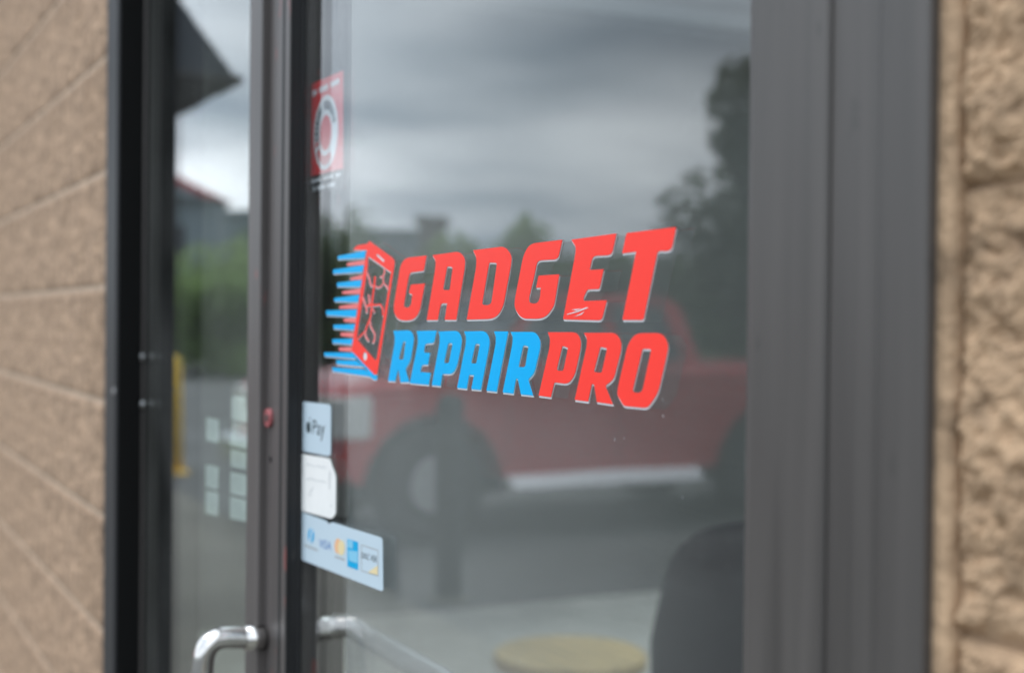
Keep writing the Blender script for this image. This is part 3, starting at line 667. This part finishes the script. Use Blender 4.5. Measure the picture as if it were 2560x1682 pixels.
# armchair inside
ac = CAM + ray(2070, 1262) * 2.9
chz = ac.z
ach = empty('armchair', (ac.x, ac.y, .006), 'dark round backed armchair behind the lower corner of the door glass', 'armchair')
fab = principled('dark_fabric', (.016, .015, .018), .9, noise=(30, .25, (1, 1, 1), 6), bump=(200, .3, .002))
def shell(w_, d_, z0, ztop, th):
    bm = bmesh.new(); n = 28; rows = []
    for rr in (1.0, 1 - th / (w_ / 2)):
        for zz in range(9):
            row_ = []
            for i in range(n + 1):
                a = math.pi * (i / n) * 1.3 - math.pi * .15
                t = zz / 8; hgt = z0 + (ztop - .20 * (1 - math.sin(max(0, min(math.pi, a)))) ** 2 - z0) * t
                k_ = 1 - (.06 if t > .93 else 0) - .05 * (1 - t)
                row_.append(bm.verts.new((math.cos(a) * w_ / 2 * rr * k_, math.sin(a) * d_ / 2 * rr * k_, hgt)))
            rows.append(row_)
    def strip(a, b):
        for i in range(n):
            f = bm.faces.new((a[i], a[i + 1], b[i + 1], b[i])); f.smooth = True
    for k in range(8): strip(rows[k], rows[k + 1]); strip(rows[9 + k], rows[10 + k])
    strip(rows[8], rows[17]); strip(rows[0], rows[9])
    for i in (0, n):
        for k in range(8): bm.faces.new((rows[k][i], rows[k + 1][i], rows[10 + k][i], rows[9 + k][i]))
    return bm
mb = MB(); mb.add(shell(.72, .66, .16, chz, .12)); o = mb.build('backrest', fab, ach, world=False)
mb = MB(); mb.box(-.28, .28, -.36, .30, .22, .45, .05, 4); mb.build('seat', fab, ach, world=False)
for sx in (-1, 1):
    for sy in (-1, 1):
        mb = MB(); mb.tube([(sx * .24, sy * .24, 0), (sx * .22, sy * .22, .2)], [.014, .022], 10); mb.build('leg', bronze_dark, ach, world=False)
ach.rotation_euler.z = R(-118)

# ================================================================== AWNING FURTHER ALONG THE WALL
cn = RF(590, 200, 5.6)                      # its lower front corner, mirrored in the sidelight
aw = empty('awning', (cn.x, 0, cn.z), 'dark sloping shop awning further along the block wall', 'awning')
awm = principled('awning_cloth', (.035, .045, .06), .8, noise=(20, .1, (1, 1, 1), 4))
zt = cn.z + 1.28 * abs(cn.y)
mb = MB()
A_ = [(cn.x, cn.y, cn.z), (cn.x - 3.2, cn.y, cn.z), (cn.x - 3.2, WY, zt), (cn.x, WY, zt)]
vv = [mb.bm.verts.new(p) for p in A_]; mb.bm.faces.new(vv)
vb = [mb.bm.verts.new((p[0], p[1] + .004, p[2] - .008)) for p in A_]; mb.bm.faces.new(vb[::-1])
mb.build('canopy', awm, aw)
for xx in (cn.x - .001, cn.x - 3.2):
    mb = MB(); mb.prism([(cn.y, cn.z - .0), (WY, cn.z), (WY, zt - .01)], 'x', xx, xx - .012); mb.build('side_panel', awm, aw)
mb = MB(); mb.tube([(cn.x, cn.y, cn.z), (cn.x - 3.2, cn.y, cn.z)], .02, 10); mb.tube([(cn.x, cn.y, cn.z), (cn.x, WY, cn.z)], .02, 10); mb.build('support_frame', bronze_dark, aw)

# ================================================================== BOLLARDS IN THE LOT
yel = principled('yellow_paint', (.85, .55, .02), .5, noise=(6, .15, (1, 1, 1), 6)); gry = principled('grey_post', (.022, .028, .028), .6, noise=(6, .2, (1, 1, 1), 6))
def bollard(p, h, r, mat, label):
    e = empty('bollard', (p.x, p.y, GZ), label, 'bollard', 'bollards between the sidewalk and the parking lot')
    mb = MB(); mb.tube([(0, 0, 0), (0, 0, h - r * .8), (0, 0, h - r * .35), (0, 0, h - r * .1), (0, 0, h)], [r, r, r * .86, r * .55, r * .1], 28); mb.build('post', mat, e, world=False)
    mb = MB(); mb.tube([(0, 0, .001), (0, 0, .02), (0, 0, .03)], [r * 1.5, r * 1.45, r * 1.1], 28); mb.build('collar', concrete if mat is gry else mat, e, world=False)
gy = GF(1120, 1500, GZ); yp = GF(427, 1182, GZ)
bollard(gy, 1.17, .083, gry, 'dark grey steel bollard in front of the red truck wheel')
bollard(yp, 1.20, .11, yel, 'yellow painted steel bollard mirrored at the edge of the sidelight')

# ================================================================== RED PICKUP TRUCK
q1 = CAM + ray(1270, 1228) * 10.3; q2 = CAM + ray(1750, 1194) * 11.27
q1, q2 = flip(q1), flip(q2)
hx = Vector((q1.x - q2.x, q1.y - q2.y, 0)).normalized()        # towards the nose
rz = math.atan2(hx.y, hx.x)
side = Vector((-hx.y, hx.x, 0))                                # left of the truck
toward = Vector((1, 0, 0)); sgn = 1 if side.dot(toward) > 0 else -1
W2 = .86
org = Vector((q1.x, q1.y, GZ)) - side * sgn * (W2 + .06)
tk = empty('pickup_truck', (org.x, org.y, GZ), 'red pickup truck with chrome side steps parked in the lot facing the bollards', 'pickup truck', rz=rz)
tred = principled('truck_red', (.46, .022, .026), .3, 0, .5, coat=.5); tdark = principled('truck_dark', (.012, .013, .014), .5); tglass = principled('truck_glass', (.05, .065, .075), .08, 0, .8)
tchrome = principled('truck_chrome', (.7, .7, .7), .2, 1.0); tstep = principled('step_sky_white', (.92, .93, .94), .35); tlamp = principled('lamp_glass', (.75, .75, .72), .15)  # steps near-white, not metallic: chrome's sky reflection put into the colour
FX = .58        # front wheel centre; steps run 0 .. -1.75
RXX = FX - 3.15
def body(profile, y0, y1, tuck=0.06):
    bm = bmesh.new(); secs = []
    for yy, s_ in ((y0, tuck), (y0 + .05, 0.0), (y1 - .05, 0.0), (y1, tuck)):
        secs.append([bm.verts.new((x, yy, z - (s_ if z > .95 else 0))) for x, z in profile])
    for a, b in zip(secs, secs[1:]):
        for i in range(len(profile)):
            j = (i + 1) % len(profile); bm.faces.new((a[i], a[j], b[j], b[i]))
    bm.faces.new(secs[0][::-1]); bm.faces.new(secs[-1]); return bm
def wheel_arch(cx_, r_=.57):
    return [(cx_ + r_ * math.cos(a), .36 + r_ * math.sin(a)) for a in [R(8 + 164 * i / 9) for i in range(10)]]
prof = [(FX + .82, .46)]; prof = []
prof += [(FX + .80, .50), (FX + .80, .80), (FX + .76, 1.08), (FX + .64, 1.14), (.12, 1.24), (0, 1.26), (-1.86, 1.24), (RXX - 1.12, 1.24), (RXX - 1.16, 1.2), (RXX - 1.16, .52), (RXX - .64, .48)]
prof += [(x, z) for x, z in wheel_arch(RXX)][::-1] + [(RXX + .64, .44), (FX - .64, .44)] + [(x, z) for x, z in wheel_arch(FX)][::-1] + [(FX + .64, .48)]
mb = MB(); mb.add(body(prof, -W2, W2)); ob = mb.build('body', tred, tk, world=False)
cab = [(.18, 1.22), (-.42, 1.76), (-.58, 1.81), (-1.62, 1.80), (-1.76, 1.72), (-1.90, 1.22)]
bm = bmesh.new(); secs = []
for yy in (-1, 1):
    secs.append([bm.verts.new((x, yy * (W2 - .06 - (z - 1.22) * .28), z)) for x, z in cab])
for i in range(len(cab)):
    j = (i + 1) % len(cab); bm.faces.new((secs[0][i], secs[0][j], secs[1][j], secs[1][i]))
bm.faces.new(secs[0][::-1]); bm.faces.new(secs[1]); mb = MB(); mb.add(bm); mb.build('cab', tred, tk, world=False)
def cabwin(name, pts, s_):
    mb = MB(); yy = lambda z: s_ * (W2 - .052 - (z - 1.22) * .28)
    a = [mb.bm.verts.new((x, yy(z), z)) for x, z in pts]; mb.bm.faces.new(a)
    b = [mb.bm.verts.new((x, yy(z) - s_ * .006, z)) for x, z in pts]; mb.bm.faces.new(b[::-1]); return mb.build(name, tglass, tk, world=False)
for s_ in (-1, 1):
    cabwin('side_window', [(-.02, 1.29), (-.44, 1.70), (-.98, 1.72), (-1.02, 1.29)], s_)
    cabwin('side_window', [(-1.12, 1.29), (-1.08, 1.72), (-1.58, 1.71), (-1.70, 1.29)], s_)
    mb = MB(); mb.prism([(s_ * (W2 - .02), .35), (s_ * (W2 + .12), .35), (s_ * (W2 + .14), .37), (s_ * (W2 + .05), .455), (s_ * (W2 - .02), .455)], 'x', .0, -1.78); mb.build('side_step', tstep, tk, world=False)
    mb = MB(); mb.box(.0, .16, s_ * W2, s_ * (W2 + .16), 1.30, 1.46, .02); mb.build('mirror', tdark, tk, world=False)
    mb = MB(); mb.box(FX + .50, FX + .815, s_ * .46, s_ * (W2 + .012), .76, 1.06, .02); mb.build('headlight', tlamp, tk, world=False)
    mb = MB(); mb.box(-.95, -.80, s_ * (W2 - .005), s_ * (W2 + .02), 1.06, 1.09, .006); mb.build('door_handle', tchrome, tk, world=False)
    mb = MB()
    for xx in (-.02, -1.05): mb.box(xx - .006, xx, s_ * (W2 - .002), s_ * (W2 + .002), .5, 1.2)
    mb.build('door_seam', tdark, tk, world=False)
mb = MB(); a = [mb.bm.verts.new(p) for p in ((.165, -.78, 1.26), (.165, .78, 1.26), (-.395, .66, 1.755), (-.395, -.66, 1.755))]; mb.bm.faces.new(a)
b = [mb.bm.verts.new((v.co.x + .012, v.co.y, v.co.z + .012)) for v in a]; mb.bm.faces.new(b); mb.build('windshield', tglass, tk, world=False)
mb = MB(); mb.box(FX + .79, FX + .82, -.48, .48, .76, 1.02, .01); mb.build('grille', tdark, tk, world=False)
mb = MB(); mb.box(FX + .79, FX + .92, -.90, .92, .48, .70, .04, 3); mb.build('front_bumper', tchrome, tk, world=False)
mb = MB(); mb.box(RXX - 1.28, RXX - 1.17, -.90, .90, .48, .66, .03, 3); mb.build('rear_bumper', tchrome, tk, world=False)
mb = MB(); mb.box(RXX - .95, FX + .6, -.60, .60, .30, .5); mb.build('chassis', tdark, tk, world=False)
tyre = principled('tyre', (.018, .019, .02), .85, bump=(40, .4, .01)); rimm = principled('rim', (.45, .45, .45), .35, .8)
def wheel_mesh():
    mb = MB(); prof_ = [(.20, -.12), (.36, -.135), (.41, -.11), (.42, 0), (.41, .11), (.36, .135), (.20, .12)]
    n = 36; rg_ = []
    for i in range(n):
        a = 2 * math.pi * i / n; rg_.append([mb.bm.verts.new((r_ * math.cos(a), y_, r_ * math.sin(a))) for r_, y_ in prof_])
    for i in range(n):
        A1, B1 = rg_[i], rg_[(i + 1) % n]
        for k in range(len(prof_) - 1): mb.bm.faces.new((A1[k], A1[k + 1], B1[k + 1], B1[k]))
    return mb
tyre_o = None
for xx in (FX, RXX):
    for s_ in (-1, 1):
        o = wheel_mesh().build('wheel', tyre, tk, world=False); o.location = (xx, s_ * (W2 - .12), .42)
        mb = MB(); mb.tube([(0, -.02 * s_ + .09 * s_, 0), (0, .10 * s_, 0), (0, .112 * s_, 0)], [.215, .215, .19], 28); r_ = mb.build('rim', rimm, o, world=False)

# ================================================================== TREES, BUSHES AND BUILDINGS ACROSS THE STREET
leaf_g = [principled('leaves_%s' % n_, c_, .7, noise=(.8, .4, (1, 1, 1), 3)) for n_, c_ in (('dark', (.055, .08, .035)), ('mid', (.10, .145, .05)), ('light', (.13, .175, .075)), ('olive', (.055, .066, .036)))]
for m_ in leaf_g:          # leaves let some daylight through
    t = m_.node_tree; b = t.nodes['Principled BSDF']; o_ = t.nodes['Material Output']
    tl = t.nodes.new('ShaderNodeBsdfTranslucent'); t.links.new(b.inputs['Base Color'].links[0].from_socket, tl.inputs[0])
    ms = t.nodes.new('ShaderNodeAddShader'); t.links.new(b.outputs[0], ms.inputs[0]); t.links.new(tl.outputs[0], ms.inputs[1]); t.links.new(ms.outputs[0], o_.inputs[0])
bark = principled('bark', (.07, .055, .04), .9, noise=(8, .3, (1, 1, .3), 6), bump=(20, .6, .03))
def leaves(rx, ry, rz_, cz, n, size, seed, shape=None):
    rnd = random.Random(seed); vs, fs = [], []
    lobes = [(rnd.gauss(0, .45) * rx, rnd.gauss(0, .45) * ry, cz + rnd.uniform(-.75, .8) * rz_, rnd.uniform(.28, .55)) for _ in range(13)]
    for i in range(n):
        lx, ly, lz, lr = rnd.choice(lobes)
        d = Vector((rnd.gauss(0, 1), rnd.gauss(0, 1), rnd.gauss(0, 1))).normalized() * (rnd.random() ** .35)
        c = Vector((lx + d.x * rx * lr, ly + d.y * ry * lr, lz + d.z * rz_ * lr))
        u = Vector((rnd.gauss(0, 1), rnd.gauss(0, 1), rnd.gauss(0, .6))).normalized(); v = u.orthogonal().normalized(); s_ = size * rnd.uniform(.6, 1.4)
        b0_ = len(vs); vs += [c - u * s_, c - v * s_ * .55, c + u * s_, c + v * s_ * .55]; fs.append((b0_, b0_ + 1, b0_ + 2, b0_ + 3))
    me = bpy.data.meshes.new('crown'); me.from_pydata([tuple(v) for v in vs], [], fs); me.update(); return me
def tree(p, h, rad, mt, label, cat='tree', n=2600, seed=1, name='tree', group=None, low=.3):
    e = empty(name, (p.x, p.y, GZ - .01), label, cat, group)
    cz = h * (1 + low) / 2; rz_ = h * (1 - low) / 2
    link('crown', leaves(rad, rad, rz_, cz, n, max(.05, rad * .085), seed), e, mt)
    if name != 'bush':
        mb = MB(); r_ = max(.08, h * .025)
        mb.tube([(0, 0, 0), (.03, 0, h * .3), (-.05, .05, h * .55), (0, 0, h * .8)], [r_ * 1.4, r_, r_ * .6, r_ * .2], 10)
        rr = random.Random(seed + 5)
        for k in range(5):
            a = rr.random() * 6.28; z_ = h * rr.uniform(.35, .6)
            mb.tube([(0, 0, z_), (math.cos(a) * rad * .4, math.sin(a) * rad * .4, z_ + h * .12), (math.cos(a) * rad * .75, math.sin(a) * rad * .75, z_ + h * .2)], [r_ * .5, r_ * .3, r_ * .1], 7)
        mb.build('trunk', bark, e, world=False)
    else:
        mb = MB(); mb.tube([(0, 0, 0), (0, 0, h * .5)], [.05, .02], 6); mb.build('stem', bark, e, world=False)
    return e
def htop(py, dist): return CAM.z + (803 - py) / FPX * dist - GZ
def at(px, dist): v = RF(px, 803, dist); return Vector((v.x, v.y, 0))
tree(at(1905, 24), htop(205, 24), 1.45, leaf_g[3], 'tall dark tree at the right edge of the mirrored street', n=5200, seed=3, low=.12)
specs = [(830, 45, 530, 1.5, 0, 'dark rounded tree beside the low brown tower'), (930, 62, 590, 2.2, 1, 'mid green tree behind the phone mark'), (1200, 60, 575, 2.6, 1, 'broad green tree right of the low brown tower'),
         (1290, 64, 560, 1.8, 1, 'narrow green tree with the highest top in the row'), (1420, 75, 640, 3.0, 0, 'low dark tree beyond the road near the row end'), (1560, 70, 655, 3.0, 0, 'wide low dark tree behind the truck cab'), (1690, 66, 640, 2.8, 0, 'dark tree left of the tall one'), (740, 48, 560, 1.8, 0, 'dark tree hidden by the door stile')]
for i, (px_, ds_, py_, rd_, mi, lb) in enumerate(specs):
    tree(at(px_, ds_), htop(py_, ds_), rd_, leaf_g[mi], lb, seed=11 + i, low=.05, group='trees across the road')
bsp = [(440, 40, 650, 1.3, 2, 'yellow green bush nearest the sidelight frame'), (520, 42, 640, 1.5, 2, 'bright bush in the middle of the mirrored row'), (605, 40, 615, 1.5, 2, 'tallest bright bush in the mirrored row'), (480, 38, 700, 1.1, 1, 'mid green bush in front of the bright ones'), (590, 38, 690, 1.5, 1, 'wide dark bush in front of the bright ones')]
for i, (px_, ds_, py_, rd_, mi, lb) in enumerate(bsp):
    tree(at(px_, ds_), htop(py_, ds_), rd_, leaf_g[mi], lb, 'bush', seed=31 + i, low=0, name='bush', n=2200, group='bushes beyond the lot')
# long hedge behind everything (a mass nobody could count)
hv = bpy.data.meshes.new('treeline'); vs_, fs_ = [], []; rnd = random.Random(5)
pa_, pb_ = at(420, 95), at(1980, 80)
for i in range(15000):
    t = rnd.random(); b_ = pa_.lerp(pb_, t); hh = 3.4 + 1.0 * mnoise.noise(Vector((t * 22, 0, 0))) + .6 * mnoise.noise(Vector((t * 60, 2, 0)))
    c = Vector((b_.x + rnd.gauss(0, .8), b_.y + rnd.gauss(0, .8), GZ + rnd.random() * (hh + 1.6))); u = Vector((rnd.gauss(0, 1), rnd.gauss(0, 1), rnd.gauss(0, 1))).normalized(); v = u.orthogonal(); s_ = .32
    n0 = len(vs_); vs_ += [tuple(c - u * s_), tuple(c - v * s_), tuple(c + u * s_), tuple(c + v * s_)]; fs_.append((n0, n0 + 1, n0 + 2, n0 + 3))
hv.from_pydata(vs_, [], fs_); o = link('treeline', hv, None, leaf_g[0]); tag(o, 'far line of low dark trees behind the road', 'treeline', kind='stuff')

wallb = principled('blue_grey_siding', (.16, .20, .22), .8, noise=(1, .1, (1, 1, 20), 4)); roofr = principled('red_roof', (.38, .05, .05), .6, noise=(3, .15, (1, 1, 1), 4)); wallt = principled('brown_block', (.17, .15, .14), .85, noise=(1, .15, (1, 1, 1), 4)); winm = principled('dark_window', (.02, .025, .03), .1)
def house(name, px0, px1, dist, eave_py, ridge_py, wm_, rm, label, cat='building', windows=((.3, .45),), depth=7):
    a = at(px0, dist); b = at(px1, dist); wv = (b - a); L_ = wv.length; ang = math.atan2(wv.y, wv.x)
    e = empty(name, (a.x, a.y, GZ), label, cat, rz=ang)
    nrm = Vector((-wv.y, wv.x, 0)); s_ = 1 if nrm.y < 0 else -1
    he = htop(eave_py, dist); hr = htop(ridge_py, dist)
    mb = MB(); mb.box(0, L_, 0, s_ * depth, 0, he); mb.build('wall', wm_, e, world=False)
    mb = MB()
    if hr > he + .1: mb.prism([(-s_ * .4, he - .05), (s_ * (depth + .4), he - .05), (s_ * depth / 2, hr)], 'x', -.4, L_ + .4)
    else: mb.box(-.2, L_ + .2, -s_ * .2, s_ * (depth + .2), he, he + .25)
    mb.build('roof', rm, e, world=False)
    for (t, wz) in windows:
        mb = MB(); mb.box(L_ * t - .5, L_ * t + .5, -s_ * .06, s_ * .02, he * wz - .5, he * wz + .7); wn = mb.build('window', winm, e, world=False)
        mb = MB(); mb.box(L_ * t - .6, L_ * t + .6, -s_ * .08, s_ * .01, he * wz - .6, he * wz - .5); mb.build('sill', wallt, wn, world=False)
    return e
# red roofed house, its gable turned so the roof falls to the right
hd_ = 58
a = at(300, hd_); b = at(535, hd_); wv = b - a; L_ = wv.length
e = empty('house', (a.x, a.y, GZ), 'blue grey house with a red pitched roof beyond the bushes', 'house', rz=math.atan2(wv.y, wv.x))
he = htop(505, hd_); hr = htop(438, hd_); s_ = -1 if (Matrix.Rotation(math.atan2(wv.y, wv.x), 3, 'Z') @ Vector((0, 1, 0))).y > 0 else 1
mb = MB(); mb.box(0, L_, 0, s_ * 2.3, 0, he); mb.build('wall', wallb, e, world=False)
mb = MB(); mb.prism([(-.4, he), (L_ / 2, hr), (L_ + .25, he)], 'y', -s_ * .4, s_ * 2.6); mb.build('roof', roofr, e, world=False)
mb = MB(); mb.prism([(0.0, he + .001), (L_ / 2, hr - .35), (L_ - .2, he + .001)], 'y', -s_ * .42, s_ * .1); mb.build('gable', wallb, e, world=False)
for t, wz in ((.62, .72), (.62, .40)):
    mb = MB(); mb.box(L_ * t - .28, L_ * t + .28, -s_ * .08, s_ * .05, he * wz - .7, he * wz + .7); mb.build('window', winm, e, world=False)
house('building', 520, 700, 72, 545, 545, wallb, wallb, 'low flat grey building beside the red roofed house')
house('building', 1045, 1105, 66, 556, 556, wallt, wallt, 'narrow brown tower block above the tree row', windows=((.5, .7),), depth=3)
house('building', 905, 1050, 80, 588, 588, wallb, wallb, 'long grey shed behind the tree row', windows=((.3, .6), (.7, .6)))
# small car far away in the lot
cp_ = at(450, 52)
ce = empty('parked_car', (cp_.x, cp_.y, GZ), 'small dark car with red tail lights far away by the road', 'car', rz=R(60))
mb = MB(); mb.add(body([(1.9, .3), (2.0, .7), (1.1, .85), (.5, 1.35), (-1.0, 1.38), (-1.6, .95), (-2.0, .9), (-2.0, .3)], -.85, .85)); mb.build('body', principled('car_dark', (.05, .05, .06), .3), ce, world=False)
for s_ in (-1, 1):
    mb = MB(); mb.box(-2.03, -1.98, s_ * .55, s_ * .82, .65, .85, .01); mb.build('tail_light', principled('tail_red', (.5, .02, .03), .3), ce, world=False)
    for xx in (-1.2, 1.25):
        mb = MB(); mb.tube([(xx, s_ * .70, .31), (xx, s_ * .87, .31)], .31, 20); mb.build('wheel', tyre, ce, world=False)
# utility pole and wires? none seen: left out
bpy.context.view_layer.update()
